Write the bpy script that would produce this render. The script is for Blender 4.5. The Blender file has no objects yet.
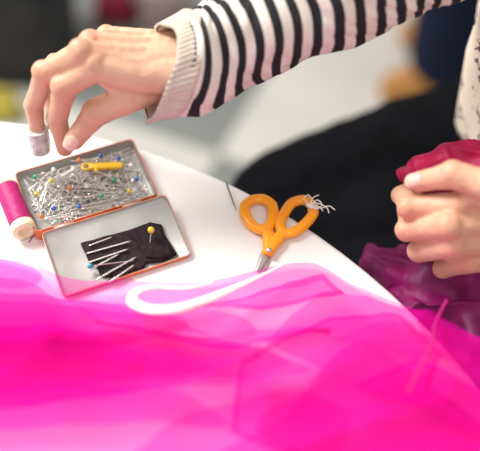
import bpy, bmesh, math, random
from mathutils import Vector, Matrix, noise
random.seed(7)
scn = bpy.context.scene
col = scn.collection
PI = math.pi
R = math.radians

# ------------------------------------------------------------------ camera
PITCH, D, FPX = R(52), 0.72, 900.0
TZ = 0.75
CAM = Vector((0, -D*math.cos(PITCH), TZ + D*math.sin(PITCH)))
FW = Vector((0, math.cos(PITCH), -math.sin(PITCH)))
UP = Vector((0, math.sin(PITCH), math.cos(PITCH)))
cd = bpy.data.cameras.new('camera'); cam = bpy.data.objects.new('camera', cd); col.objects.link(cam)
cam.location = CAM; cam.rotation_euler = (PI/2 - PITCH, 0, 0)
cd.sensor_width = 36; cd.lens = 36*FPX/480; cd.clip_start = 0.01
cd.dof.use_dof = True; cd.dof.focus_distance = 0.707; cd.dof.aperture_fstop = 2.25
scn.camera = cam

def P(px, py, z):
    """point of the place at height z seen at a pixel of the photograph"""
    d = FW + Vector((1, 0, 0))*((px-240)/FPX) + UP*((225.5-py)/FPX)
    return CAM + d*((z-CAM.z)/d.z)

# ------------------------------------------------------------------ materials
def mat(name, c1, c2=None, scale=40, rough=.5, metal=0, bump=0, bscale=None, sss=0, coat=0, detail=3, flush=None, spec=.5):
    m = bpy.data.materials.new(name); m.use_nodes = True
    nt = m.node_tree; b = nt.nodes['Principled BSDF']
    tc = nt.nodes.new('ShaderNodeTexCoord'); n = nt.nodes.new('ShaderNodeTexNoise')
    n.inputs['Scale'].default_value = scale; n.inputs['Detail'].default_value = detail
    nt.links.new(tc.outputs['Object'], n.inputs['Vector'])
    cr = nt.nodes.new('ShaderNodeValToRGB')
    c2 = c2 or tuple(x*.88 for x in c1)
    cr.color_ramp.elements[0].position = .35; cr.color_ramp.elements[1].position = .65
    cr.color_ramp.elements[0].color = (*c1, 1); cr.color_ramp.elements[1].color = (*c2, 1)
    nt.links.new(n.outputs['Fac'], cr.inputs['Fac'])
    if flush:
        at = nt.nodes.new('ShaderNodeAttribute'); at.attribute_name = 'flush'
        mx = nt.nodes.new('ShaderNodeMixRGB'); mx.inputs['Color2'].default_value = (*flush, 1)
        nt.links.new(at.outputs['Fac'], mx.inputs['Fac']); nt.links.new(cr.outputs['Color'], mx.inputs['Color1'])
        nt.links.new(mx.outputs['Color'], b.inputs['Base Color'])
    else: nt.links.new(cr.outputs['Color'], b.inputs['Base Color'])
    b.inputs['Roughness'].default_value = rough; b.inputs['Metallic'].default_value = metal
    b.inputs['Specular IOR Level'].default_value = spec
    if sss:
        b.inputs['Subsurface Weight'].default_value = sss
        b.inputs['Subsurface Radius'].default_value = (.008, .003, .0015)
        b.inputs['Subsurface Scale'].default_value = 1
    if coat: b.inputs['Coat Weight'].default_value = coat
    if bump:
        n2 = nt.nodes.new('ShaderNodeTexNoise'); n2.inputs['Scale'].default_value = bscale or scale
        nt.links.new(tc.outputs['Object'], n2.inputs['Vector'])
        bp = nt.nodes.new('ShaderNodeBump'); bp.inputs['Strength'].default_value = bump; bp.inputs['Distance'].default_value = .001
        nt.links.new(n2.outputs['Fac'], bp.inputs['Height']); nt.links.new(bp.outputs['Normal'], b.inputs['Normal'])
    return m

M = {}
M['table'] = mat('white_laminate', (.90, .893, .88), (.87, .863, .85), 8, .35)
M['steel'] = mat('table_steel', (.5, .5, .5), None, 30, .35, .9)
M['tin_paint'] = mat('tin_orange_paint', (.74, .18, .06), (.60, .12, .05), 60, .35)
M['tin_edge'] = mat('worn_orange_edge', (.80, .26, .11), (.66, .42, .30), 90, .4, .1)
M['tin_silver'] = mat('tin_bare_metal', (.56, .555, .53), (.45, .445, .425), 35, .45, .4)
M['pin'] = mat('pin_steel', (.85, .84, .81), (.66, .64, .60), 200, .25, .8)
for k, c in dict(blue=(.02, .12, .55), yellow=(.9, .62, .03), white=(.9, .9, .88), green=(.03, .35, .2), orange=(.9, .22, .03), teal=(.02, .35, .5), red=(.7, .03, .05)).items():
    M[k] = mat('glass_head_'+k, c, None, 100, .15, 0, coat=.5)
M['pad'] = mat('dark_plum_felt', (.018, .011, .014), (.036, .022, .026), 220, .95, 0, .5, 500, spec=.2)
M['yellow_plastic'] = mat('yellow_plastic', (.85, .5, .02), (.75, .42, .02), 60, .35)
M['thread'] = mat('magenta_thread', (.52, .008, .18), (.38, .006, .13), 300, .55, 0, .4, 600)
M['cream'] = mat('cream_plastic', (.90, .82, .56), (.84, .76, .5), 60, .4)
M['scissor_orange'] = mat('orange_plastic', (1.0, .375, .006), (1.0, .335, .006), 30, .35, coat=.2)
M['blade'] = mat('blade_steel', (.62, .60, .57), (.46, .44, .42), 60, .3, .8)
M['needle'] = mat('needle_steel', (.25, .24, .23), None, 100, .3, .9)
M['white_thread'] = mat('white_thread', (.88, .87, .84), None, 200, .8)
M['dark_thread'] = mat('dark_thread', (.08, .04, .06), None, 200, .8)
M['ribbon'] = mat('pale_ribbon', (.93, .83, .82), (.91, .77, .78), 60, .7)
M['pinkcord'] = mat('deep_pink_thread', (.55, .006, .20), None, 100, .6)
M['skin'] = mat('skin', (.735, .455, .31), (.68, .385, .25), 34, .5, 0, .6, 200, .05, flush=(.60, .225, .14))
M['nail'] = mat('fingernail', (.82, .52, .42), (.84, .58, .48), 60, .2, coat=.4)
M['cuff'] = mat('beige_rib_knit', (.64, .55, .465), (.56, .475, .40), 120, .95, 0, .5, 350)
M['black_cloth'] = mat('black_trouser_cloth', (.004, .004, .005), (.006, .006, .008), 30, 1, 0, .2, 300, spec=.05)
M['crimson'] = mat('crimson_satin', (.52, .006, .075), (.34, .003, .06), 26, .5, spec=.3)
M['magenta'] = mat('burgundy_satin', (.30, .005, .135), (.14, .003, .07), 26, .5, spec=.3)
M['thimble'] = mat('thimble_metal', (.76, .80, .78), (.50, .53, .52), 200, .2, .3, .8, 800, spec=.8)
M['navy'] = mat('navy_denim', (.006, .010, .032), (.010, .014, .042), 60, .95, spec=.2)
M['tan'] = mat('tan_leather', (.46, .21, .045), (.36, .16, .03), 30, .6)
M['bag'] = mat('black_nylon', (.012, .012, .014), (.03, .03, .032), 12, .7)
M['redbag'] = mat('red_cloth', (.46, .03, .10), (.30, .02, .06), 12, .8)
M['beigebag'] = mat('mauve_cloth', (.42, .3, .3), (.35, .24, .25), 12, .8)
M['yellowpouch'] = mat('yellow_cloth', (.5, .42, .06), None, 12, .8)
M['chair'] = mat('dark_chair_plastic', (.03, .03, .032), None, 30, .5)
M['hair'] = mat('brown_hair', (.05, .028, .015), (.09, .05, .03), 120, .6)
M['shirt'] = mat('grey_shirt', (.2, .2, .22), None, 60, .9)

# floor : pale grey with darker grey areas
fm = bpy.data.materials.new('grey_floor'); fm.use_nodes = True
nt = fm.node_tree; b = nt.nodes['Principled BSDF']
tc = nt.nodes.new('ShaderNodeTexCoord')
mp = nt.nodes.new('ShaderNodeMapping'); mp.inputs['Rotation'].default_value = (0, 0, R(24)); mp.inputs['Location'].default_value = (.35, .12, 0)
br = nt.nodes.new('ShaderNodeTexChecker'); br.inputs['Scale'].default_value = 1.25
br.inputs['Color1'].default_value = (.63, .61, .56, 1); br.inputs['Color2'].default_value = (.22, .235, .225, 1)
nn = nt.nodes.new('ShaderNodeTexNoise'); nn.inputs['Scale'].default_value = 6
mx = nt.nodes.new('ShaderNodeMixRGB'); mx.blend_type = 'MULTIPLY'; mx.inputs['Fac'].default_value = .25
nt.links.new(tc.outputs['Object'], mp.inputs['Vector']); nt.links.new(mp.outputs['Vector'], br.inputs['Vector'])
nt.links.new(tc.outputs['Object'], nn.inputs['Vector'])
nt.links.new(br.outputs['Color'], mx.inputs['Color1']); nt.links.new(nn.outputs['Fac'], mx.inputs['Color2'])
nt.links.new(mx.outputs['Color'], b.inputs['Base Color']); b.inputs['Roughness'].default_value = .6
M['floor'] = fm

# striped knit, driven by a stored length attribute
def stripes(name, pitch):
    m = bpy.data.materials.new(name); m.use_nodes = True
    nt = m.node_tree; b = nt.nodes['Principled BSDF']
    at = nt.nodes.new('ShaderNodeAttribute'); at.attribute_name = 'stripe'
    a = nt.nodes.new('ShaderNodeMath'); a.operation = 'DIVIDE'; a.inputs[1].default_value = pitch
    f = nt.nodes.new('ShaderNodeMath'); f.operation = 'FRACT'
    cr = nt.nodes.new('ShaderNodeValToRGB'); e = cr.color_ramp.elements
    lc_, dk = (.77, .69, .62, 1), (.012, .010, .014, 1)
    e[0].position = .02; e[0].color = lc_; e[1].position = .46; e[1].color = lc_
    x = e.new(.52); x.color = dk; x = e.new(.95); x.color = dk; x = e.new(1); x.color = lc_
    nt.links.new(at.outputs['Fac'], a.inputs[0]); nt.links.new(a.outputs[0], f.inputs[0]); nt.links.new(f.outputs[0], cr.inputs['Fac'])
    nt.links.new(cr.outputs['Color'], b.inputs['Base Color']); b.inputs['Roughness'].default_value = .9
    tc = nt.nodes.new('ShaderNodeTexCoord'); n2 = nt.nodes.new('ShaderNodeTexNoise'); n2.inputs['Scale'].default_value = 350
    bp = nt.nodes.new('ShaderNodeBump'); bp.inputs['Strength'].default_value = .4; bp.inputs['Distance'].default_value = .001
    nt.links.new(tc.outputs['Object'], n2.inputs['Vector']); nt.links.new(n2.outputs['Fac'], bp.inputs['Height']); nt.links.new(bp.outputs['Normal'], b.inputs['Normal'])
    return m
M['stripe'] = stripes('striped_knit', .0152)

# warm cream cloth with a sparse print of ragged dark sprigs
vm = bpy.data.materials.new('patterned_cream_cloth'); vm.use_nodes = True
nt = vm.node_tree; b = nt.nodes['Principled BSDF']
tc = nt.nodes.new('ShaderNodeTexCoord'); vo = nt.nodes.new('ShaderNodeTexVoronoi'); vo.inputs['Scale'].default_value = 52
nz = nt.nodes.new('ShaderNodeTexNoise'); nz.inputs['Scale'].default_value = 190; nz.inputs['Detail'].default_value = 1
ad = nt.nodes.new('ShaderNodeMath'); ad.operation = 'MULTIPLY_ADD'; ad.inputs[1].default_value = 1.3
cr = nt.nodes.new('ShaderNodeValToRGB'); e = cr.color_ramp.elements
e[0].position = .86; e[0].color = (.14, .08, .08, 1); e[1].position = .92; e[1].color = (.78, .66, .55, 1)
nt.links.new(tc.outputs['Object'], vo.inputs['Vector']); nt.links.new(tc.outputs['Object'], nz.inputs['Vector'])
nt.links.new(nz.outputs['Fac'], ad.inputs[0]); nt.links.new(vo.outputs['Distance'], ad.inputs[2])
nt.links.new(ad.outputs[0], cr.inputs['Fac']); nt.links.new(cr.outputs['Color'], b.inputs['Base Color'])
b.inputs['Roughness'].default_value = .85
M['vest'] = vm

# sheer pink organza
om = bpy.data.materials.new('sheer_pink_organza'); om.use_nodes = True
nt = om.node_tree; nt.nodes.remove(nt.nodes['Principled BSDF']); out = nt.nodes['Material Output']
tr = nt.nodes.new('ShaderNodeBsdfTransparent'); tr.inputs['Color'].default_value = (1, .72, .915, 1)
df = nt.nodes.new('ShaderNodeBsdfDiffuse'); df.inputs['Color'].default_value = (.98, .010, .52, 1)
tl = nt.nodes.new('ShaderNodeBsdfTranslucent'); tl.inputs['Color'].default_value = (.98, .010, .52, 1)
m1 = nt.nodes.new('ShaderNodeMixShader'); m1.inputs['Fac'].default_value = .42
m2 = nt.nodes.new('ShaderNodeMixShader')
tc = nt.nodes.new('ShaderNodeTexCoord'); nz = nt.nodes.new('ShaderNodeTexNoise'); nz.inputs['Scale'].default_value = 7; nz.inputs['Detail'].default_value = 1
mr = nt.nodes.new('ShaderNodeMapRange'); mr.inputs['From Min'].default_value = .3; mr.inputs['From Max'].default_value = .7
mr.inputs['To Min'].default_value = .22; mr.inputs['To Max'].default_value = .29
nt.links.new(tc.outputs['Object'], nz.inputs['Vector']); nt.links.new(nz.outputs['Fac'], mr.inputs['Value']); nt.links.new(mr.outputs[0], m2.inputs['Fac'])
nt.links.new(df.outputs[0], m1.inputs[1]); nt.links.new(tl.outputs[0], m1.inputs[2])
nt.links.new(tr.outputs[0], m2.inputs[1]); nt.links.new(m1.outputs[0], m2.inputs[2]); nt.links.new(m2.outputs[0], out.inputs['Surface'])
M['organza'] = om

# ------------------------------------------------------------------ object helpers
WM = {}
def tag(o, label=None, cat=None, group=None, kind=None):
    if label: o['label'] = label
    if cat: o['category'] = cat
    if group: o['group'] = group
    if kind: o['kind'] = kind
    return o
def thing(name, label, cat, loc=(0, 0, 0), rz=0, group=None):
    o = bpy.data.objects.new(name, None); col.objects.link(o); o.empty_display_size = .02
    o.location = loc; o.rotation_euler = (0, 0, rz)
    WM[o] = Matrix.Translation(Vector(loc)) @ Matrix.Rotation(rz, 4, 'Z')
    return tag(o, label, cat, group)
def build(name, V, F, m, parent=None, local=False, smooth=True, attr=None, origin=None, attr_name='stripe'):
    """one mesh object; V in world coordinates unless local"""
    V = [Vector(v) for v in V]
    me = bpy.data.meshes.new(name)
    W = WM.get(parent, Matrix.Identity(4)) if parent else Matrix.Identity(4)
    if not local and parent:
        inv = W.inverted(); V = [inv @ v for v in V]
    o = bpy.data.objects.new(name, me)
    if origin is not None and not parent:
        V = [v-Vector(origin) for v in V]; o.location = origin; W = Matrix.Translation(Vector(origin))
    me.from_pydata([tuple(v) for v in V], [], F); me.update()
    ms = m if isinstance(m, list) else [m]
    for x in ms: me.materials.append(x)
    if smooth:
        for p in me.polygons: p.use_smooth = True
    if attr:
        a = me.attributes.new(attr_name, 'FLOAT', 'POINT')
        a.data.foreach_set('value', attr)
    col.objects.link(o); WM[o] = W
    if parent: o.parent = parent
    return o
def merge(*parts):
    V, F = [], []
    for v, f in parts:
        k = len(V); V += list(v); F += [tuple(i+k for i in q) for q in f]
    return V, F
def crom(pts, rad, n):
    """Catmull-Rom resampling of a point list with radii"""
    pts = [Vector(p) for p in pts]; o, r = [], []
    N = len(pts)
    for i in range(N-1):
        p0, p1, p2, p3 = pts[max(i-1, 0)], pts[i], pts[i+1], pts[min(i+2, N-1)]
        for k in range(n):
            t = k/n
            o.append(.5*((2*p1)+(p2-p0)*t+(2*p0-5*p1+4*p2-p3)*t*t+(3*p1-p0-3*p2+p3)*t**3))
            r.append(rad[i]*(1-t)+rad[i+1]*t)
    o.append(pts[-1]); r.append(rad[-1])
    return o, r
def sweep(pts, rad, n=12, cap=True, flat=1.0, closed=False, fn=None, up=Vector((0, 0, 1))):
    N = len(pts); V, F, L = [], [], []
    T = []
    for i in range(N):
        if closed: t = pts[(i+1) % N]-pts[i-1]
        else: t = pts[min(i+1, N-1)]-pts[max(i-1, 0)]
        T.append(t.normalized())
    u = up if abs(T[0].dot(up)) < .95 else Vector((1, 0, 0))
    s = 0
    for i in range(N):
        t = T[i]
        if not closed: u = (u-t*u.dot(t)).normalized(); uu = u
        else:
            uu = (up-t*up.dot(t)).normalized()
        w = t.cross(uu)
        if i: s += (pts[i]-pts[i-1]).length
        for k in range(n):
            a = 2*PI*k/n
            rr = rad[i]; off = Vector((0, 0, 0)); ds = 0
            d = w*math.cos(a)+uu*math.sin(a)*flat
            if fn: rr, off, ds = fn(i, s, a, rr, d, t)
            V.append(pts[i]+d*rr+off); L.append(s+ds)
    M_ = N if closed else N-1
    for i in range(M_):
        for k in range(n):
            j = (i+1) % N
            F.append((i*n+k, i*n+(k+1) % n, j*n+(k+1) % n, j*n+k))
    if cap and not closed:
        F.append(tuple(range(n))[::-1]); F.append(tuple((N-1)*n+k for k in range(n)))
    return V, F, L
def tube(pts, r, n=8, **k):
    v, f, _ = sweep([Vector(p) for p in pts], [r]*len(pts) if not isinstance(r, list) else r, n, **k); return v, f
def lathe(prof, n, origin, axis):
    """prof: list of (radius, height along axis)"""
    ax = Vector(axis).normalized(); a = Vector((0, 0, 1)) if abs(ax.z) < .9 else Vector((1, 0, 0))
    u = ax.cross(a).normalized(); w = ax.cross(u)
    V, F = [], []
    for r, h in prof:
        for k in range(n):
            t = 2*PI*k/n
            V.append(Vector(origin)+ax*h+(u*math.cos(t)+w*math.sin(t))*max(r, 1e-5))
    for i in range(len(prof)-1):
        for k in range(n): F.append((i*n+k, i*n+(k+1) % n, (i+1)*n+(k+1) % n, (i+1)*n+k))
    F.append(tuple(range(n))[::-1]); F.append(tuple((len(prof)-1)*n+k for k in range(n)))
    return V, F
def rrect(w, h, r, n=5):
    o = []
    for cx, cy, a0 in ((w/2-r, h/2-r, 0), (-w/2+r, h/2-r, 90), (-w/2+r, -h/2+r, 180), (w/2-r, -h/2+r, 270)):
        for k in range(n+1):
            a = R(a0+90*k/n); o.append((cx+r*math.cos(a), cy+r*math.sin(a)))
    return o
def loft(rings, cap0=True, cap1=True):
    n = len(rings[0]); V, F = [], []
    for r in rings: V += [Vector(p) for p in r]
    for i in range(len(rings)-1):
        for k in range(n): F.append((i*n+k, i*n+(k+1) % n, (i+1)*n+(k+1) % n, (i+1)*n+k))
    if cap0: F.append(tuple(range(n))[::-1])
    if cap1: F.append(tuple((len(rings)-1)*n+k for k in range(n)))
    return V, F
def rbox(w, d, h, r, c=(0, 0, 0), e=.004):
    rings = []
    for ins, z in ((e, 0), (e*.3, e*.3), (0, e), (0, h-e), (e*.3, h-e*.3), (e, h)):
        rings.append([(x+c[0], y+c[1], z+c[2]) for x, y in rrect(w-2*ins, d-2*ins, max(r-ins, .0005))])
    return loft(rings)
def capsule(a, b, ra, rb, n=18):
    a, b = Vector(a), Vector(b); ax = b-a; L = ax.length
    ax = ax.normalized() if L > 1e-6 else Vector((0, 0, 1))
    prof = []
    for k in range(7): t = R(-90+90*k/6); prof.append((ra*math.cos(t), ra*math.sin(t)))
    for k in range(7): t = R(90*k/6); prof.append((rb*math.cos(t), L+rb*math.sin(t)))
    return lathe(prof, n, a, ax)
def remesh(caps, voxel, it, fac=.5):
    V, F = merge(*[capsule(*c) if len(c) == 4 else c for c in caps])
    me = bpy.data.meshes.new('tmp'); me.from_pydata([tuple(v) for v in V], [], F)
    o = bpy.data.objects.new('tmp', me); col.objects.link(o)
    r = o.modifiers.new('r', 'REMESH'); r.mode = 'VOXEL'; r.voxel_size = voxel
    s = o.modifiers.new('s', 'SMOOTH'); s.iterations = it; s.factor = fac
    dg = bpy.context.evaluated_depsgraph_get(); dg.update()
    m2 = bpy.data.meshes.new_from_object(o.evaluated_get(dg))
    VV = [v.co.copy() for v in m2.vertices]; FF = [tuple(p.vertices) for p in m2.polygons]
    NN = [v.normal.copy() for v in m2.vertices]
    bpy.data.objects.remove(o); bpy.data.meshes.remove(me); bpy.data.meshes.remove(m2)
    return VV, FF, NN

# ------------------------------------------------------------------ the setting
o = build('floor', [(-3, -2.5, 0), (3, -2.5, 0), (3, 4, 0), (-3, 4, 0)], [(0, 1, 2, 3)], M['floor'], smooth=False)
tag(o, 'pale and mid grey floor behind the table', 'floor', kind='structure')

# ------------------------------------------------------------------ round table
TC = Vector((-.277, -.383, 0)); TR = .506
t = thing('round_table', 'round white sewing table holding the pin tin and scissors', 'table', TC)
prof = [(TR-.012, TZ-.026), (TR-.003, TZ-.024), (TR, TZ-.019), (TR, TZ-.005), (TR-.0015, TZ-.0015), (TR-.005, TZ), (.3, TZ), (.001, TZ)]
build('tabletop', *lathe(prof, 128, TC, (0, 0, 1)), M['table'], t)
build('pedestal', *lathe([(.035, .03), (.035, TZ-.05), (.11, TZ-.03), (.11, TZ-.0255)], 32, TC, (0, 0, 1)), M['steel'], t)
build('base_plate', *lathe([(.25, 0), (.25, .012), (.22, .02), (.05, .032)], 48, TC, (0, 0, 1)), M['steel'], t)

# ------------------------------------------------------------------ pin tin
TA = R(22.5); TO = Vector((-.1255, .034, TZ))
TW, TD, TH = .102, .067, .0118
tin = thing('pin_tin', 'open hinged metal tin with orange edges, full of pins', 'tin', TO, TA)
TM = WM[tin]; invT = TM.inverted()
def tray(w, d, h, r, wall, c, floor_t=.001):
    o_ = lambda ins, z: [(x+c[0], y+c[1], z+c[2]) for x, y in rrect(w-2*ins, d-2*ins, max(r-ins, .001))]
    outer = loft([o_(.0015, 0), o_(.0003, .0006), o_(0, .0015), o_(0, h-.0006)], True, False)
    rim = loft([o_(0, h-.0006), o_(-.0002, h-.0002), o_(-.0001, h+.0003), o_(wall*.5, h+.0005), o_(wall+.0001, h+.0003), o_(wall, h-.0006)], False, False)
    inner = loft([o_(wall, h-.0006), o_(wall, floor_t+.0015), o_(wall+.001, floor_t)], False, True)
    return outer, rim, inner
ou, ri, inn = tray(TW, TD, TH, .0045, .0007, (0, 0, 0))
build('tin_body', *ou, M['tin_paint'], tin, local=True); build('rim', *ri, M['tin_paint'], tin, local=True)
build('tin_lining', *inn, M['tin_silver'], tin, local=True)
# the lid lies open, its hinge edge level with the tin's rim
LH, LY, LD_, LRISE = .0042, -TD/2-.0018, TD-.0080, .0074
LC = Vector((.0050, LY-LD_/2, 0))
def lslope(y): return LRISE*max(0, min(1, 1-(LY-y)/LD_))
def tilt(vf): return [Vector((v[0], v[1], v[2]+lslope(v[1]))) for v in vf[0]], vf[1]
ou, ri, inn = tray(TW+.001, LD_, LH, .0045, .0005, LC)
lid = build('lid', *tilt(ou), M['tin_paint'], tin, local=True)
build('lid_rim', *tilt(ri), M['tin_edge'], lid, local=True)
build('lid_lining', *tilt(inn), M['tin_silver'], lid, local=True)
for x in (-.028, .028):
    build('hinge', *tube([(x-.008, -TD/2-.0010, .0112), (x+.008, -TD/2-.0010, .0112)], .0011, 10), M['tin_silver'], tin, local=True)
def tinP(x, y, z): return TM @ Vector((x, y, z))
def PL(px, py, dz):
    """a point dz above the floor of the open lid"""
    p = P(px, py, TZ+.004)
    for _ in range(3): p = P(px, py, TZ+.0012+lslope((invT @ p).y)+dz)
    return p

# pins
def pin_mesh(name, L, r, headed):
    prof = [(r*1.0, 0), (r, L*.8), (r*.8, L*.93), (r*.15, L)]
    parts = [lathe(prof, 6, (-L/2, 0, 0), (1, 0, 0))]
    if headed: parts.append(lathe([(.0004, -.0006), (.0011, -.0004), (.0011, .0003), (.0004, .0005)], 8, (-L/2, 0, 0), (1, 0, 0)))
    V, F = merge(*parts); me = bpy.data.meshes.new(name); me.from_pydata([tuple(v) for v in V], [], F)
    me.materials.append(M['pin']); return me
PM = [pin_mesh('straight_pin', L, .00041, True) for L in (.024, .027, .030)]
PB = {L: pin_mesh('ball_head_pin', L, .00042, False) for L in (.034, .016)}
HV = {}
def head_mesh(c, r, L):
    k = (c, r, L)
    if k not in HV:
        V, F = capsule((-L/2, 0, 0), (-L/2+.0001, 0, 0), r, r, 12)
        me = bpy.data.meshes.new('pin_head'); me.from_pydata([tuple(v) for v in V], [], F); me.materials.append(M[c])
        for p in me.polygons: p.use_smooth = True
        HV[k] = me
    return HV[k]
def put(o, c, d):
    o.location = c; o.rotation_mode = 'QUATERNION'; o.rotation_quaternion = Vector(d).to_track_quat('X', 'Z')
def inside(x, y): return abs(x) < TW/2-.003 and abs(y) < TD/2-.003
cnt = 0; NP = 250
while cnt < NP:
    x, y = random.uniform(-.047, .047), random.uniform(-.029, .029)
    a = random.uniform(0, 2*PI); me = random.choice(PM); L = .0145
    if not (inside(x+L*math.cos(a), y+L*math.sin(a)) and inside(x-L*math.cos(a), y-L*math.sin(a))): continue
    lay = cnt/NP
    z = .0022+lay*.0090+random.uniform(-.0006, .0006)
    o = bpy.data.objects.new('straight_pin', me); col.objects.link(o)
    put(o, tinP(x, y, z), TM.to_3x3() @ Vector((math.cos(a), math.sin(a), random.uniform(-.06, .06))))
    tag(o, 'plain steel straight pin lying in the heap in the open tin', 'pin', 'plain steel pins heaped in the tin')
    cnt += 1
def ball_pin(c, d, colour, label, group=None, r=.0021, L=.034):
    o = bpy.data.objects.new('ball_head_pin', PB[L]); col.objects.link(o); put(o, c, d)
    h = bpy.data.objects.new('pin_head', head_mesh(colour, r, L)); col.objects.link(h); h.parent = o
    tag(o, label, 'pin', group)
    return o
cl = ['blue']*5+['yellow']*4+['white']*4+['green']*3+['orange']*3
heads = [(-.012, -.022), (.033, .016), (-.031, -.016), (.02, .024), (.04, -.012), (-.025, .013), (.012, .01), (-.04, .004), (.03, -.022),
         (.0, -.004), (-.02, .024), (.04, .004), (-.005, .018), (.008, -.018), (-.036, .022), (.022, -.006), (-.014, .0), (-.042, -.02), (.002, .026)]
for (hx, hy), c in zip(heads, cl):
    for _ in range(200):
        a = random.uniform(0, 2*PI)
        if inside(hx+.035*math.cos(a), hy+.035*math.sin(a)): break
    d = Vector((math.cos(a), math.sin(a), -.09))
    ball_pin(tinP(hx+.017*d.x, hy+.017*d.y, .0112), TM.to_3x3() @ d, c,
             'straight pin with a %s ball head lying among the plain pins in the tin' % c, '%s-headed pins in the tin' % c, .0019)

# small yellow plastic piece in the tin
q = invT @ P(106, 167, TZ+.0125)
yp = thing('thread_card', 'small yellow plastic strip lying on top of the pins in the tin', 'sewing notion', tinP(q.x, q.y, .0118), TA+R(-20))
V, F = rbox(.028, .0062, .0035, .0028, (0, 0, 0), .001)
build('strip', V, F, M['yellow_plastic'], yp, local=True)
build('end_loop', *tube([Vector((-.016+.0032*math.cos(2*PI*k/16), .0032*math.sin(2*PI*k/16), .0018)) for k in range(16)], .0011, 8, closed=True), M['yellow_plastic'], yp, local=True)

# dark folded needle pad in the lid
def scrap(px, z0, h, jit, seed):
    ring = [PL(x, y, z0) for x, y in px]
    cen = sum(ring, Vector())/len(ring)
    dense = []
    for i in range(len(ring)):
        for k in range(6): dense.append(ring[i].lerp(ring[(i+1) % len(ring)], k/6))
    rings = []
    for f, dz in ((1.0, 0), (1.0, .6), (.985, .95), (.84, 1), (.6, 1), (.3, 1), (.02, 1)):
        rg = []
        for p in dense:
            q = cen+(p-cen)*f; q.z += dz*h+(0.0006*noise.noise(q*80+Vector((seed, 0, 0))) if dz > .5 else 0)
            q.x += jit*noise.noise(p*150+Vector((seed, 0, 0))); q.y += jit*.6*noise.noise(p*150+Vector((seed+5, 0, 0))); rg.append(q)
        rings.append(rg)
    return loft(rings), cen
(pv, pf), cen = scrap([(81, 245), (105, 238), (132, 231), (151, 224), (162, 226), (165, 236), (177, 255), (165, 262), (147, 264), (141, 272), (119, 279), (101, 277), (97, 269), (90, 264)], .0002, .0030, .0005, 0)
pad = tag(build('needle_pad', pv, pf, M['pad'], origin=tuple(cen)), 'dark plum felt pad of stuck pins lying in the open tin lid', 'needle pad')
(fv, ff), _ = scrap([(132, 235), (150, 227), (160, 229), (163, 238), (173, 255), (162, 259), (146, 258), (139, 247)], .0030, .0020, .0005, 3)
build('folded_flap', fv, ff, M['pad'], pad)
def stuck(ax, ay, bx, by, r, label, group):
    a, b_ = PL(ax, ay, .0050), PL(bx, by, .0044)
    c = (a+b_)/2
    v, f = tube([a, a.lerp(b_, .08), a.lerp(b_, .9), b_], [r*.6, r, r*.9, r*.3], 8)
    tag(build('sewing_needle', v, f, M['pin'], origin=c), label, 'needle', group)
for i, (ax, ay, bx, by) in enumerate([(131, 241, 85, 254), (128, 249, 87, 263), (119, 254, 86, 272), (136, 257, 94, 281), (134, 265, 108, 283), (112, 237, 88, 246)]):
    stuck(ax, ay, bx, by, .00072 if i < 5 else .0005, 'silver needle stuck flat in the dark felt pad', 'silver needles in the felt pad')
a, b_ = PL(151, 230, .0125), PL(150, 243, .0048)
dd = (b_-a).normalized(); ball_pin(a+dd*.008, dd, 'yellow', 'yellow-headed pin stuck upright in the dark felt pad in the lid', r=.0027, L=.016)
a, b_ = PL(90, 266, .006), PL(122, 262, .0052)
dd = (b_-a).normalized(); ball_pin(a+dd*.017, dd, 'teal', 'teal-headed pin stuck at the left side of the dark felt pad', r=.0022)

# ------------------------------------------------------------------ thread spool
sr = .0096
a, b_ = P(6, 186, TZ+sr), P(25, 232, TZ+sr)
ax = (b_-a).normalized(); L = (b_-a).length
sp = thing('thread_spool', 'small spool of magenta thread lying beside the pin tin', 'thread spool', (a.x, a.y, TZ))
prof = [(.0078, .003)]
for k in range(60): h = .0035+k/59*(L-.0120); prof.append((.0092+.00022*math.sin(k*2.1), h))
prof.append((.0078, L-.0082))
build('wound_thread', *lathe(prof, 28, a, ax), M['thread'], sp)
build('spool_core', *lathe([(.004, 0), (.0085, 0), (.0091, .001), (.0091, .0028), (.007, .0034), (.0055, .004), (.0055, L-.0095), (.0086, L-.0082), (sr, L-.0074), (sr, L-.002), (.0090, L), (.005, L), (.0042, L-.003)], 28, a, ax), M['cream'], sp)
e0 = a+ax*(L*.5)+Vector((.009, -.002, -.004))
pts, _ = crom([e0, e0+Vector((.004, .0, -.004)), Vector((e0.x+.008, e0.y-.012, TZ+.0006)), Vector((e0.x+.004, e0.y-.025, TZ+.0006))], [1]*4, 6)
build('thread_end', *tube(pts, .0004, 6), M['thread'], sp)

# ------------------------------------------------------------------ scissors
zs = TZ+.0044
sc = thing('scissors', 'small scissors with bright orange plastic handles on the white table', 'scissors', (P(270, 248, TZ)))
def PS(x, y, z): return P(x, y, z)
def loop(px):
    pts = [PS(x, y, zs) for x, y in px]; n = len(pts)
    o_ = []
    for i in range(n):
        p0, p1, p2, p3 = pts[i-1], pts[i], pts[(i+1) % n], pts[(i+2) % n]
        for k in range(8):
            t_ = k/8
            cr3 = .5*((2*p1)+(p2-p0)*t_+(2*p0-5*p1+4*p2-p3)*t_*t_+(3*p1-p0-3*p2+p3)*t_**3)
            o_.append(cr3.lerp(p1.lerp(p2, t_), .3))
    return o_
def blade(p0, p1, p2, w, z0):
    A, B, C = [PS(x, y, z0) for x, y in (p0, p1, p2)]
    pts, rad = crom([A, B, C], [w, w*.9, w*.4], 8)
    v, f, _ = sweep(pts, rad, 8, flat=.24)
    return v, f
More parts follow.
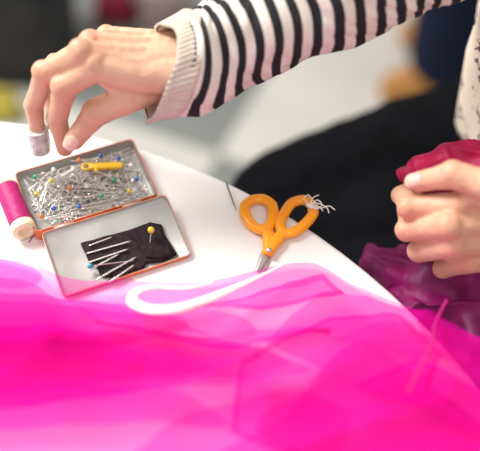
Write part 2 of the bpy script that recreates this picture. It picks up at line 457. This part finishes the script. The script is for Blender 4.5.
for lp, shank, bl, dz in (([(262, 230), (252, 225), (246, 216), (245, 206), (252, 200), (263, 199), (272, 205), (273, 216), (269, 226)], [(265, 227), (269, 238), (268, 255)], ((269, 248), (266, 260), (262, 274)), 0),
                      ([(283, 233), (280, 223), (285, 212), (292, 203), (303, 200), (312, 205), (313, 214), (305, 224), (294, 232)], [(285, 230), (276, 241), (266, 254)], ((268, 248), (263, 259), (257, 272)), .0016)):
    v1, f1 = tube(loop(lp), .0044, 16, closed=True, flat=.78)
    s_, r_ = crom([PS(x, y, zs-.0006+dz*.4) for x, y in shank], [.0046, .0054, .0042], 6)
    v2, f2, _ = sweep(s_, r_, 14, flat=.66)
    build('handle', *merge((v1, f1), (v2, f2)), M['scissor_orange'], sc)
    build('blade', *blade(*bl, .0036, TZ+.0012+dz), M['blade'], sc)
c = PS(269, 250, TZ+.0074)
build('pivot_screw', *lathe([(.0022, -.003), (.0022, .0006), (.0016, .0012), (.0002, .0014)], 16, c, (0, 0, 1)), M['blade'], sc)
th = []
for q in ([(310, 206), (304, 199), (308, 195), (312, 200), (309, 205)], [(310, 206), (317, 200), (322, 205), (316, 209), (311, 206)], [(310, 206), (321, 208), (329, 206), (335, 210)], [(310, 206), (316, 203), (326, 207), (329, 213)], [(310, 206), (313, 198), (319, 195)], [(310, 206), (318, 206), (323, 211)]):
    pts, _ = crom([P(x, y, zs+.0042+(.0012 if 0 < i < len(q)-1 else 0)) for i, (x, y) in enumerate(q)], [1]*len(q), 6)
    th.append(tube(pts, .0005, 6))
th.append(capsule(P(308, 205, zs+.0042), P(312, 207, zs+.0042), .0016, .0016, 10))
build('tied_thread', *merge(*th), M['white_thread'], sc)
v, f = tube([P(329, 206, zs+.0050), P(336, 210, zs+.001)], .0006, 6)
build('thread_tip', v, f, M['dark_thread'], sc)

# loose needle on the table by the edge
a, b_ = P(226, 182, TZ+.006), P(236, 210, TZ+.0008)
v, f = tube([a, a.lerp(b_, .1), a.lerp(b_, .8), b_], [.0005, .0008, .0006, .0002], 8)
tag(build('sewing_needle', v, f, M['needle'], origin=(a+b_)/2), 'thin dark needle lying loose on bare white table by scissors', 'needle')

# ------------------------------------------------------------------ pink organza
def table_drop(x, y):
    d = math.hypot(x-TC.x, y-TC.y)-TR
    return 0 if d < -.004 else -(d+.004)*.16
def over_lid(p):
    q = invT @ p
    if abs(q.x-LC.x) < TW/2+.010 and LY-LD_-.008 < q.y < TD/2+.01: return TZ+lslope(q.y)+LH+.0035
    return 0
def edge_curve(px, n=10):
    pts, _ = crom([P(x, y, TZ+.004) for x, y in px], [1]*len(px), n)
    return pts
def ridge(v, p): return (1-min(1, abs(noise.noise(v))*1.6))**p
def base_h(x, y):
    w = Vector((x, y, 1.0))
    wx = x+.018*noise.noise(w*7); wy = y+.018*noise.noise(w*7+Vector((5, 3, 1)))
    near = max(0, -y)/.2
    h = ridge(Vector((wx*7+wy*4, wy*14-wx*5, 3)), 3)*.010
    h += ridge(Vector((wx*15-wy*9, wy*11+wx*8, 8)), 3)*.004
    h += ridge(Vector((wx*9+wy*16, wy*8-wx*6, 15)), 4)*.004
    return h+near**1.5*.020
def cloth_z(x, y, lift, k=1):
    z = TZ+lift+base_h(x, y)*k+table_drop(x, y)
    ol = over_lid(Vector((x, y, z)))
    return max(z, ol+lift) if ol else z
def sheet(top, bottom_y, nv=140, lift=.003):
    n = len(top); V, F = [], []
    for i, p in enumerate(top):
        for j in range(nv+1):
            v = j/nv; x = p.x*(1+.10*v); y = p.y+(bottom_y-p.y)*v
            V.append(Vector((x, y, cloth_z(x, y, lift, min(1, v*3+.15)))))
    for i in range(n-1):
        for j in range(nv): F.append((i*(nv+1)+j, (i+1)*(nv+1)+j, (i+1)*(nv+1)+j+1, i*(nv+1)+j+1))
    return V, F
def patch(px, lift, bow=True, hem=False):
    """an overlap of the cloth lying on the layers below, some with a turned double edge"""
    base = [P(x, y, TZ+.018) for x, y in px]
    if bow: ring_ = crom(base+[base[0]], [1]*(len(px)+1), 5)[0][:-1]
    else:
        ring_ = []
        for i in range(len(base)):
            for k in range(5): ring_.append(base[i].lerp(base[(i+1) % len(base)], k/5))
    bm = bmesh.new()
    vs = [bm.verts.new((q.x, q.y, 0)) for q in ring_]
    bm.faces.new(vs); bmesh.ops.triangulate(bm, faces=bm.faces[:])
    for _ in range(5): bmesh.ops.subdivide_edges(bm, edges=[e for e in bm.edges if e.calc_length() > .006], cuts=1, use_grid_fill=True)
    bmesh.ops.triangulate(bm, faces=bm.faces[:])
    bm.verts.index_update()
    V = [Vector((v.co.x, v.co.y, cloth_z(v.co.x, v.co.y, .003+lift))) for v in bm.verts]
    F = [tuple(v.index for v in f.verts) for f in bm.faces]
    bm.free()
    if not hem: return V, F
    c_ = sum(ring_, Vector())/len(ring_); n = len(ring_); E, G = [], []
    for i, p in enumerate(ring_):
        t_ = ring_[(i+1) % n]-ring_[i-1]; nrm = Vector((-t_.y, t_.x, 0)).normalized()
        if nrm.dot(c_-p) < 0: nrm = -nrm
        wd = .004+.003*noise.noise(p*25)
        for j in range(3):
            q = p+nrm*wd*j/2
            E.append(Vector((q.x, q.y, cloth_z(q.x, q.y, .0034+lift))))
    for i in range(n):
        for j in range(2): k = (i+1) % n; G.append((i*3+j, k*3+j, k*3+j+1, i*3+j+1))
    return merge((V, F), (E, G))
e1 = edge_curve([(-110, 240), (-50, 246), (0, 258), (30, 267), (62, 282), (100, 286), (140, 282), (190, 283), (230, 277), (265, 268), (300, 263), (325, 268), (350, 283), (385, 298), (420, 311), (450, 320), (480, 334), (530, 358), (590, 390)])
parts = [sheet(e1, -.30)]
for i, (pl, bow, hem) in enumerate([
    # hot band over the left half
    ([(-110, 290), (40, 296), (75, 306), (160, 318), (250, 352), (310, 378), (215, 392), (120, 398), (-110, 416)], True, False),
    ([(-110, 300), (60, 305), (120, 326), (220, 342), (290, 372), (180, 390), (60, 410), (-110, 404)], True, False),
    ([(-110, 318), (90, 334), (180, 336), (262, 366), (140, 384), (-110, 394)], True, False),
    ([(-110, 278), (20, 283), (56, 300), (120, 307), (190, 330), (60, 352), (-110, 340)], True, False),
    # hot spread over the right half
    ([(262, 350), (312, 300), (338, 290), (392, 304), (460, 328), (560, 380), (590, 480), (330, 480), (255, 432), (322, 384)], True, False),
    ([(240, 372), (330, 318), (398, 318), (440, 360), (425, 400), (530, 470), (300, 480), (230, 440)], False, True),
    ([(290, 420), (352, 352), (420, 386), (480, 400), (590, 440), (590, 500), (220, 490)], True, False),
    ([(120, 480), (190, 424), (300, 398), (352, 420), (330, 490)], False, False),
    ([(410, 314), (450, 325), (490, 344), (590, 400), (590, 460), (480, 400), (430, 360)], True, False),
    # slim overlaps
    ([(175, 310), (245, 300), (300, 284), (322, 276), (345, 294), (262, 318)], False, True),
    ([(330, 350), (386, 330), (440, 346), (472, 372), (420, 372)], False, False),
    ([(-110, 408), (30, 394), (150, 400), (230, 436), (120, 440), (-110, 446)], True, False),
    ([(96, 330), (198, 350), (330, 340), (240, 362)], False, True),
    ([(350, 400), (410, 372), (480, 410), (520, 470)], False, True),
    ([(-60, 352), (50, 330), (160, 368), (40, 372)], False, False),
    ([(60, 306), (130, 312), (230, 324), (250, 345), (120, 332)], True, False),
    ([(-110, 252), (10, 264), (44, 284), (20, 298), (-110, 280)], True, False)]):
    parts.append(patch(pl, .0014+.0007*i, bow, hem))
tag(build('organza_fabric', *merge(*parts), M['organza'], origin=(0, -.15, TZ)), 'sheer hot pink organza fabric spread in folds across the near side of table', 'fabric')

# pale ribbon loop and deep pink thread
def ribbon(px, w, m, name, label, flat=.35, cat='ribbon', ws=None):
    q = []
    for x, y, dz in px:
        p = P(x, y, TZ+.01)
        if dz is not None:
            for _ in range(4): p = P(x, y, cloth_z(p.x, p.y, .003)+dz)
        else: p = P(x, y, TZ+w*.3+.0003)
        q.append(p)
    ws = ws or [w]*len(q)
    pts, rad = crom(q, ws, 10)
    v, f, _ = sweep(pts, rad, 10, flat=flat)
    tag(build(name, v, f, m, origin=pts[0]), label, cat)
ribbon([(288, 262, .004), (276, 268, .005), (260, 276, .007), (238, 286, .010), (208, 299, .013), (178, 308, .016), (150, 309, .016), (133, 302, .016), (136, 292, .015), (156, 287, .013), (186, 288, .011), (214, 282, .005)], .0044, M['ribbon'], 'ribbon', 'pale pink ribbon looped along the far edge of the pink fabric', .34,
       ws=[.0005, .0009, .0014, .0026, .0040, .0046, .0046, .0044, .0040, .0036, .0028, .0014])
ribbon([(447, 300, .008), (436, 322, .016), (432, 345, .018), (420, 368, .020), (408, 392, .020)], .0011, M['pinkcord'], 'thread', 'thin deep pink thread trailing across the fabric at right', .8, cat='thread')

# ------------------------------------------------------------------ seated person
person = thing('person', 'seated person in striped jumper and black trousers, holding crimson cloth', 'person', (.40, .11, 0))

def seg(pts, rad):
    """capsule chain through joints, each phalanx a little slimmer in the middle"""
    c = []
    for i in range(len(pts)-1):
        a, b = pts[i], pts[i+1]; m = (a+b)/2; rm = (rad[i]+rad[i+1])/2*.91
        c += [(a, m, rad[i], rm), (m, b, rm, rad[i+1])]
    if len(pts) == 4:      # knuckle bumps on the back of the bent joints
        for j, kk in ((1, .0017), (2, .0010)):
            d = ((pts[j]-pts[j-1]).normalized()-(pts[j+1]-pts[j]).normalized())
            if d.length > .05: c.append((pts[j]+d.normalized()*kk, pts[j]+d.normalized()*(kk+.0001), rad[j]*.97, rad[j]*.97))
    return c
def nail(pts, r, dorsal=None, sc_=1):
    a = (pts[-2]-pts[-3]).normalized(); b = (pts[-1]-pts[-2]).normalized()
    up = Vector(dorsal) if dorsal is not None else a
    up = (up-b*up.dot(b)).normalized(); s = b.cross(up)
    c = pts[-1]+b*r*.05
    V, F = [], []
    NR, NK = 5, 18
    for i in range(NR+1):
        q = i/NR
        for k in range(NK):
            t_ = 2*PI*k/NK; ca, sa = math.cos(t_), math.sin(t_)
            ca = math.copysign(abs(ca)**.7, ca); sa = math.copysign(abs(sa)**.7, sa)
            y = sa*q*r*.72*sc_; x = ca*q*r*.95*sc_
            zz = math.sqrt(max(0, (r*1.01)**2-y*y)) - r*1.01 - (.0012 if i == NR else 0) - max(0, x)*.22*max(0, x)/r
            V.append(c+b*x+s*y+up*(zz+r*1.035))
    for i in range(NR):
        for k in range(NK): F.append((i*NK+k, i*NK+(k+1) % NK, (i+1)*NK+(k+1) % NK, (i+1)*NK+k))
    F.append(tuple(range(NK))[::-1])
    return V, F

def hand(wr, wside, mcp, fingers, thumb, elbow, down, smooth=4, tend=1, webs=0):
    caps = []
    pal = [.0106, .0106, .0099, .0090]
    for i, m in enumerate(mcp):
        f = (i/3-.5)
        ws = wr+wside*(-f)*.030
        mid = ws.lerp(m, .55)+down*.004
        caps += [(ws, mid, .0160, .0138), (mid, m, .0138, pal[i]*.96)]
        caps.append((m-down*.0018*tend, m-down*.0017*tend, pal[i], pal[i]))                        # knuckle
        if tend > .5: caps.append((m-down*.0056, ws.lerp(m, .45)-down*.0083, pal[i]*.52, .0042))   # tendon
    for i in range(3):
        caps.append((mcp[i]+down*.002, mcp[i+1]+down*.002, pal[i]*.86, pal[i+1]*.86))
        if webs:   # flesh between closed fingers
            for q in (.25, .5, .75)[:webs]:
                a_ = fingers[i][0][0].lerp(fingers[i][0][1], q); b__ = fingers[i+1][0][0].lerp(fingers[i+1][0][1], q)
                caps.append((a_+down*.0018, b__+down*.0018, fingers[i][1][1]*.86, fingers[i+1][1][1]*.86))
    caps.append((wr+down*.007, (mcp[1]+mcp[2])/2+down*.008-(mcp[1]-wr).normalized()*.02, .016, .011))
    caps.append((wr+down*.006, mcp[3]+down*.008-(mcp[3]-wr).normalized()*.02, .015, .011))
    for (pts, rad) in fingers: caps += seg(pts, rad)
    tp, tr_ = thumb
    caps += [(wr.lerp(tp[0], .6), tp[0], .015, tr_[0])] + seg(tp, tr_)
    web = tp[1].lerp(mcp[0], .45)
    caps += [(tp[0].lerp(mcp[0], .35), web, .011, .0065), (web, mcp[0], .0065, .008), (web, tp[1], .0065, .009)]
    caps += [(wr+wside*.010, wr+(elbow-wr)*.35+wside*.006, .0165, .024), (wr-wside*.010, wr+(elbow-wr)*.35-wside*.006, .0165, .024), (wr+(elbow-wr)*.3, elbow, .026, .032)]
    V, F, N = remesh(caps, .0011, smooth, .5)
    # fine skin folds across the bent joints
    cre = []
    for pts, rad in fingers:
        for j in (1, 2):
            ax_ = (pts[j+1]-pts[j-1]).normalized(); cre.append((pts[j], ax_, rad[j]))
    cre.append((tp[2], (tp[3]-tp[1]).normalized(), tr_[2]))
    W = []
    for v, n in zip(V, N):
        h = .0003*noise.noise(v*160)
        for c, ax_, r in cre:
            dv = v-c
            if dv.length_squared < (r*1.7)**2:
                s = dv.dot(ax_)
                h -= .00030*(.5+.5*math.cos(s*2*PI/.0026))*math.exp(-(s/.0042)**2)
        W.append(v+n*h)
    V = W
    hot = [(m-down*.01, .010, .5) for m in mcp]
    for pts, rad in fingers: hot += [(pts[1], .012, .55), (pts[2], .010, .4), (pts[3]+(pts[3]-pts[2]).normalized()*.004, .011, .8)]
    hot += [(tp[2], .012, .45), (tp[3]+(tp[3]-tp[2]).normalized()*.004, .012, .8)]
    FL = []
    for v in V:
        f = 0
        for c, r, k in hot:
            d2 = (v-c).length_squared/(r*r)
            if d2 < 5: f = max(f, k*math.exp(-d2*.9))
        FL.append(f)
    return V, F, FL

# right hand (over the tin)
rw = P(192, 62, .856); r_elb = P(486, -82, .930)
mI, mM, mR, mP = P(95, 67, .871), P(82, 54, .878), P(91, 44, .869), P(107, 38, .855)
fI = [mI, P(65, 87, .855), P(57, 119, .818), P(65, 148, .792)]
fM = [mM, P(45, 73, .857), P(34, 105, .825), P(38, 135, .799)]
fR = [mR, P(56, 64, .840), P(48, 92, .812), P(53, 112, .800)]
fP = [mP, P(82, 56, .828), P(69, 78, .806), P(64, 98, .796)]
rFi = [.0110, .0100, .0085, .0067]; rF = [.0102, .0092, .0077, .0062]; rS = [.0088, .0076, .0064, .0054]
tR = [P(166, 81, .846), P(126, 98, .841), P(96, 113, .831), P(74, 140, .810)]
rh = hand(rw, Vector((0, -1, 0)), [mI, mM, mR, mP], [(fI, rFi), (fM, rF), (fR, rS), (fP, rS)], (tR, [.0150, .0127, .0109, .0079]), r_elb, Vector((.1, -.15, -1)), 5)
nl = [nail(fI, .0068), nail(tR, .0082, (.0, -.75, .62), 1.0)]
# left hand (pinching the crimson cloth)
HZ = -.022
def PH(x, y, z): return P(x, y, z+HZ)
lw = PH(540, 232, .808); l_elb = Vector((.43, -.07, .84))
kI, kM, kR, kP = PH(458, 206, .837), PH(449, 226, .832), PH(455, 245, .818), PH(469, 261, .800)
gI = [kI, PH(411, 207, .824), PH(402, 195, .802), PH(414, 186, .800)]
gM = [kM, PH(409, 229, .807), PH(408, 214, .781), PH(428, 208, .777)]
gR = [kR, PH(421, 250, .789), PH(425, 237, .765), PH(445, 229, .763)]
gP = [kP, PH(445, 267, .775), PH(450, 256, .757), PH(466, 246, .755)]
tL = [PH(518, 204, .848), PH(490, 186, .861), PH(453, 175, .859), PH(418, 182, .841)]
rF2 = [.0106, .0096, .0082, .0065]; rS2 = [.0097, .0086, .0073, .0057]
lh = hand(lw, (kI-kP).normalized(), [kI, kM, kR, kP], [(gI, rF2), (gM, rF2), (gR, rF2), (gP, rS2)], (tL, [.0160, .0124, .0105, .0077]), l_elb, Vector((.05, .72, -.69)), 6, .6, 1)
nl.append(nail(tL, .0081, (0, -.35, .9), 1.0))
# trunk, legs, head (under the clothes or out of frame)
BC = [((.40, .04, .53), (.40, .20, .53), .09, .09), ((.40, .11, .55), (.34, .12, .80), .105, .10), ((.34, .06, .88), (.34, .18, .88), .085, .085),
      ((.33, -.03, 1.0), (.32, .26, 1.0), .05, .05), ((.33, .115, 1.0), (.31, .115, 1.10), .055, .048), ((.30, .115, 1.18), (.29, .115, 1.24), .07, .078),
      ((.32, .27, 1.0), r_elb, .042, .030), ((.33, -.04, 1.0), l_elb, .042, .034), ((.275, .115, 1.14), (.24, .115, 1.145), .04, .022), ((.222, .115, 1.185), (.207, .115, 1.172), .010, .011),
      ((.42, .2, .53), (.09, .195, .54), .075, .05), ((.42, .03, .53), (.08, .035, .54), .075, .052), ((.09, .195, .54), (.11, .22, .10), .05, .035), ((.08, .035, .54), (.11, .04, .10), .05, .035)]
bV, bF, _ = remesh(BC, .009, 3)
V, F = merge(rh[:2], lh[:2], (bV, bF)); nb = len(F)
FL = rh[2]+lh[2]+[0]*len(bV)
V, F = merge((V, F), *nl); FL += [0]*(len(V)-len(FL))
body = build('body', V, F, [M['skin'], M['nail']], person, attr=FL, attr_name='flush')
for p in body.data.polygons[nb:]: p.material_index = 1
# hair
hv, hf, _ = remesh([((.325, .115, 1.24), (.32, .115, 1.27), .082, .075), ((.36, .115, 1.2), (.37, .115, 1.08), .06, .045), ((.32, .04, 1.2), (.34, .05, 1.1), .035, .03), ((.32, .19, 1.2), (.34, .18, 1.1), .035, .03)], .008, 3)
build('hair', hv, hf, M['hair'], person)

# jumper
jv, jf, _ = remesh([((.39, .06, .56), (.39, .19, .56), .115, .115), ((.39, .10, .58), (.35, .12, .82), .125, .118), ((.35, .05, .88), (.35, .19, .88), .10, .10),
                    ((.33, -.04, .99), (.32, .27, .99), .062, .062)], .008, 4)
jum = build('jumper', jv, jf, M['stripe'], person, attr=[v.z for v in jv])
SH = Vector((0, -.75, -.66)); FC = Vector((0, -.6, .8))
def sleeve(path, rad, sh_amt, face, seed, skew=0):
    pts, rr = crom(path, rad, 34)
    def fn(i, s, a, r, d, t):
        fall = math.exp(-s/.06)
        w = noise.noise(Vector((s*20+seed, math.cos(a)*1.2, math.sin(a)*1.2)))
        w2 = noise.noise(Vector((s*60+seed, math.cos(a)*2.0, math.sin(a)*2.0)))
        w3 = noise.noise(Vector((s*15+seed+9, math.cos(a)*.9, math.sin(a)*.9)))
        cr_ = 1-abs(noise.noise(Vector((s*50+2.2*math.sin(a+.6)+seed, math.cos(a)*.9, 4))))*2
        k = r*(1+.14*w*min(1, s/.02)+.07*w2*min(1, s/.015)-.08*max(0, cr_)**3*min(1, s/.03))
        sag = max(0, d.dot(SH)); fc = max(0, d.dot(FC))
        off = -t*(sh_amt*fall*d.dot(SH))+t*(face*fall*fc)+SH*sag*.008*math.exp(-((s-.034)/.024)**2)
        return k, off, (-face*.6*fc*fc-skew*d.dot(SH))*(1-fall)+.007*w3*min(1, s/.03)
    return sweep(pts, rr, 72, cap=False, fn=fn)
c0 = P(157, 70, .853)
path = [c0, P(194, 57, .857), P(240, 37, .866), P(330, 4, .886), P(400, -36, .908), r_elb, Vector((.27, .22, .99)), Vector((.315, .26, 1.0))]
sv, sf, sl = sleeve(path, [.0308, .0362, .0366, .0372, .0384, .046, .056, .06], .016, .019, 3, .007)
build('sleeve', sv, sf, M['stripe'], jum, attr=[x+.0036 for x in sl])
# ribbed cuff
def cuff(c, t, r, sh_amt, face, depth):
    t = t.normalized(); rings = []
    u = (Vector((0, 0, 1))-t*t.z).normalized(); w = t.cross(u)
    for s, q in ((-.0, .93), (-.001, .99), (.003, 1.01), (.008, 1.035), (.014, 1.07), (depth-.003, 1.12), (depth, 1.09), (depth+.001, .99), (.010, .9), (.001, .9)):
        rg = []
        for k in range(300):
            a = 2*PI*k/300; d = w*math.cos(a)+u*math.sin(a)
            sag = max(0, d.dot(SH))
            rg.append(c+d*r*q*(1+.010*math.sin(60*a)+.05*noise.noise(d*2.5+t*s*30))+t*(s-.006+.005*noise.noise(d*1.7))-t*(sh_amt*d.dot(SH))+t*face*max(0, d.dot(FC))+SH*sag*.005)
        rings.append(rg)
    return loft(rings, False, False)
build('cuff', *cuff(c0, P(194, 57, .857)-c0, .0316, .016, .019, .0235), M['cuff'], jum)
lc = PH(518, 231, .808)
lpath = [lc, lc.lerp(l_elb, .25), lc.lerp(l_elb, .6), l_elb, Vector((.40, -.07, .92)), Vector((.335, -.05, 1.0))]
sv, sf, sl = sleeve(lpath, [.033, .038, .043, .05, .056, .06], .0, 0, 8)
build('sleeve', sv, sf, M['stripe'], jum, attr=[x+.006 for x in sl])
build('cuff', *cuff(lc, l_elb-lc, .0335, 0, 0, .02), M['cuff'], jum)

# patterned blouse worn over the jumper, closing on its far side
V, F = [], []
NA, NZ = 100, 40
for j in range(NZ+1):
    q = j/NZ; z = .722+q*.29
    cx = .375-.03*q; rx = .168-.026*max(0, q-.3)/.7; ry = .170-.01*q
    for i in range(NA+1):
        a = R(70+358*i/NA)
        w = 1+.03*math.sin(a*13+2*q)*(1-q*.6)
        V.append(Vector((cx-rx*w*math.cos(a), .130+ry*w*math.sin(a), z-.010*math.cos(a)*(1-q))))
for j in range(NZ):
    for i in range(NA): F.append((j*(NA+1)+i, j*(NA+1)+i+1, (j+1)*(NA+1)+i+1, (j+1)*(NA+1)+i))
vest = build('blouse', V, F, M['vest'], person)
sm = vest.modifiers.new('thick', 'SOLIDIFY'); sm.thickness = .002

# trousers and shoes
TRC = [((.41, .04, .535), (.41, .20, .535), .105, .105), ((.40, .235, .585), (.20, .219, .558), .135, .092), ((.20, .219, .558), (.055, .185, .545), .092, .068), ((.055, .185, .545), (.09, .22, .09), .064, .055),
       ((.42, .03, .56), (.20, .03, .565), .110, .090), ((.20, .03, .565), (.050, .035, .55), .090, .070), ((.050, .035, .55), (.09, .04, .09), .068, .055),
       ((.36, .12, .57), (.16, .125, .555), .10, .08), ((.16, .125, .555), (.06, .12, .545), .08, .065)]
tv, tf, tn = remesh(TRC, .006, 5)
tv = [v+n*(.006*noise.noise(Vector((v.x*9+v.z*14, v.y*18, v.z*16)))+.002*noise.noise(v*45)) for v, n in zip(tv, tn)]
build('trousers', tv, tf, M['black_cloth'], person)
for y in (.22, .04):
    v, f, _ = remesh([((.10, y, .05), (.04, y, .045), .045, .042), ((.04, y, .04), (-.06, y, .034), .042, .033), ((.10, y, .05), (.10, y, .09), .045, .045)], .006, 3)
    v = [Vector((p.x, p.y, max(.001, p.z))) for p in v]
    build('shoe', v, f, M['bag'], person)

# chair under the person
ch = thing('chair', 'dark chair under the seated person', 'chair', (.43, .115, 0))
build('seat', *rbox(.42, .42, .025, .05, (.43, .115, .402), .008), M['chair'], ch)
for x in (.26, .60):
    for y in (-.055, .285):
        build('leg', *tube([(x, y, .001), (x, y, .406)], .014, 12), M['chair'], ch)
for y in (-.055, .285): build('back_post', *tube([(.63, y, .41), (.66, y, .85)], .012, 12), M['chair'], ch)
V, F = rbox(.022, .38, .22, .009, (.665, .115, .66), .006); build('backrest', V, F, M['chair'], ch)

# thimble on the middle fingertip
tt = fM[-1]+Vector((0, -.001, -.002)); ta = (fM[-1]-fM[-2]).normalized()*.35+Vector((.03, -.10, -.75))
tpz = [(.0078, -.0085), (.0092, -.0088), (.0099, -.0082), (.0096, -.0074), (.0089, -.0064), (.0090, -.004), (.0088, .003), (.0084, .0085), (.0078, .0125), (.0071, .0136), (.004, .0140), (.0002, .0140)]
tag(build('thimble', *lathe(tpz, 32, tt, ta), M['thimble'], origin=tt), 'silver metal thimble on the fingertip above the pin tin', 'thimble')

# crimson cloth held in the left hand and heaped on the lap
CC = [(PH(410, 179, .806), PH(430, 169, .814), .008, .013), (PH(430, 169, .814), PH(470, 163, .818), .013, .016), (PH(470, 163, .818), PH(505, 175, .818), .016, .016), (PH(416, 181, .798), PH(470, 182, .80), .010, .014), (PH(440, 176, .812), PH(480, 176, .812), .012, .014),
      (PH(430, 200, .775), PH(460, 215, .775), .012, .018), (PH(450, 215, .765), PH(445, 250, .74), .018, .024), (PH(445, 250, .74), P(440, 285, .70), .026, .036),
      (P(392, 278, .69), P(440, 290, .70), .022, .036), (P(440, 290, .70), P(500, 300, .70), .036, .04), (P(420, 310, .69), P(480, 330, .69), .03, .04), (P(455, 252, .715), P(505, 270, .715), .026, .035), (P(368, 266, .69), P(400, 274, .69), .014, .018)]
cv, cf, cn = remesh(CC, .0016, 3)
def fold(p):
    q = p+Vector((noise.noise(p*25), noise.noise(p*25+Vector((7, 1, 3))), noise.noise(p*25+Vector((2, 9, 4)))))*.010
    if p.z > .755:
        return ridge(Vector((q.x*38+q.z*20, q.y*52, q.z*46-q.x*16)), 2)*.0065-.002+noise.noise(p*60)*.0018
    return ridge(Vector((q.x*38+q.y*24, q.y*16-q.x*8, q.z*14)), 2)*.014-.005+noise.noise(p*40)*.004
cv = [v+n*fold(v) for v, n in zip(cv, cn)]
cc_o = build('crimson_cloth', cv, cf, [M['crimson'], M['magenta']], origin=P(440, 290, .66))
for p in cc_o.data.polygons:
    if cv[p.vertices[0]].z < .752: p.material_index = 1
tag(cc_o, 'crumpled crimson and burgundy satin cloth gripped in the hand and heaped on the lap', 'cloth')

# ------------------------------------------------------------------ blurred background
# standing person behind, side on, toes to the left
q0 = P(408, 93, 0)
bp = thing('person', 'person standing behind in navy trousers and tan shoes, only lower legs in view', 'person', (q0.x+.06, q0.y+.06, 0))
X, Y = q0.x+.06, q0.y
LG = [((X, Y, .11), (X+.005, Y, .5), .075, .088), ((X+.005, Y, .5), (X+.02, Y+.02, .88), .085, .10), ((X+.06, Y+.17, .11), (X+.04, Y+.15, .5), .075, .088), ((X+.04, Y+.15, .5), (X+.02, Y+.12, .88), .085, .10), ((X+.02, Y+.04, .9), (X+.02, Y+.11, .92), .11, .11)]
v, f, _ = remesh(LG, .009, 3)
build('trousers', v, f, M['navy'], bp)
v, f, _ = remesh([((X+.02, Y+.075, .95), (X+.02, Y+.075, 1.2), .13, .13), ((X+.02, Y-.08, 1.36), (X+.02, Y+.23, 1.36), .06, .06), ((X+.02, Y+.03, 1.22), (X+.02, Y+.13, 1.25), .12, .12),
                  ((X+.02, Y-.09, 1.36), (X+.03, Y-.13, 1.1), .055, .045), ((X+.02, Y+.24, 1.36), (X+.03, Y+.28, 1.1), .055, .045)], .01, 3)
build('shirt', v, f, M['shirt'], bp)
bc = [((X+.02, Y+.075, 1.36), (X+.01, Y+.075, 1.48), .055, .05), ((X+.01, Y+.075, 1.56), (X+.01, Y+.075, 1.62), .075, .08), ((X-.04, Y+.075, 1.52), (X-.045, Y+.075, 1.5), .045, .035), ((X-.07, Y+.075, 1.57), (X-.08, Y+.075, 1.555), .01, .012)]
for y0, sy in ((Y-.13, -1), (Y+.28, 1)):
    bc += [((X+.03, y0, 1.12), (X, y0, .9), .035, .026), ((X, y0, .9), (X-.01, y0, .82), .026, .03)]
    for k in range(4): bc.append(((X-.038+k*.019, y0, .82), (X-.045+k*.02, y0-sy*.01, .745+abs(k-1.4)*.008), .0095, .0075))
    bc.append(((X-.03, y0-sy*.005, .87), (X-.055, y0-sy*.02, .82), .012, .009))
v, f, _ = remesh(bc, .006, 2)
build('body', v, f, M['skin'], bp)
v, f, _ = remesh([((X+.035, Y+.075, 1.62), (X+.03, Y+.075, 1.65), .085, .075), ((X+.06, Y+.075, 1.58), (X+.06, Y+.075, 1.48), .06, .05)], .008, 3)
build('hair', v, f, M['hair'], bp)
for x, y in ((X+.01, Y), (X+.07, Y+.17)):
    v, f, _ = remesh([((x+.03, y, .040), (x-.05, y-.01, .040), .045, .045), ((x-.05, y-.01, .038), (x-.10, y-.02, .032), .046, .038), ((x-.005, y, .05), (x-.005, y, .085), .05, .054)], .006, 3)
    v = [Vector((p.x, p.y, max(.001, p.z))) for p in v]
    build('shoe', v, f, M['tan'], bp)

def bag(name, px, py, w, d, h, m, label, cat, rz=0):
    c = P(px, py, 0); t_ = thing(name, label, cat, (c.x, c.y, 0), rz)
    rings = []
    for q, s in ((0, .86), (.03, .96), (.2, 1.0), (.55, 1.0), (.8, .92), (.93, .78), (1, .5)):
        rings.append([(x*s+.02*noise.noise(Vector((x*7, y*7, q*4))), y*s*(1-.15*q)+.02*noise.noise(Vector((x*7+4, y*7, q*4))), .001+h*q) for x, y in rrect(w, d, min(w, d)*.3, 8)])
    build('bag_body', *loft(rings), m, t_, local=True)
    pts, _ = crom([(-w*.22, 0, h*.9), (-w*.2, 0, h*1.08), (0, 0, h*1.18), (w*.2, 0, h*1.08), (w*.22, 0, h*.9)], [1]*5, 8)
    build('strap', *tube(pts, .012, 8), m, t_, local=True)
bag('backpack', 6, 56, .34, .22, .40, M['bag'], 'black backpack standing on the floor at the far left', 'bag', R(4))
bag('tote_bag', 116, 14, .09, .09, .12, M['redbag'], 'red cloth bag on the floor right of the black backpack', 'bag', R(-10))
bag('cloth_bundle', 162, 18, .10, .10, .11, M['beigebag'], 'mauve cloth bag on the floor beside the red bag', 'bag', R(20))
bag('pouch', 4, 114, .07, .06, .05, M['yellowpouch'], 'small yellow pouch on the floor in front of the black backpack', 'pouch', R(5))

# ------------------------------------------------------------------ light
w = bpy.data.worlds.new('world'); scn.world = w; w.use_nodes = True
w.node_tree.nodes['Background'].inputs['Color'].default_value = (1, .98, .945, 1)
w.node_tree.nodes['Background'].inputs['Strength'].default_value = .60
def area(name, loc, target, size, power, colr):
    l = bpy.data.lights.new(name, 'AREA'); l.size = size; l.energy = power; l.color = colr
    o = bpy.data.objects.new(name, l); col.objects.link(o); o.location = loc
    o.rotation_euler = (Vector(target)-Vector(loc)).to_track_quat('-Z', 'Y').to_euler()
area('window_light', (-1.3, .9, 2.3), (0, 0, .75), .9, 80, (1, .97, .925))
area('ceiling_light', (.3, -.9, 2.6), (0, 0, .75), 1.2, 8, (1, .97, .94))
scn.view_settings.view_transform = 'Standard'
scn.view_settings.look = 'None'
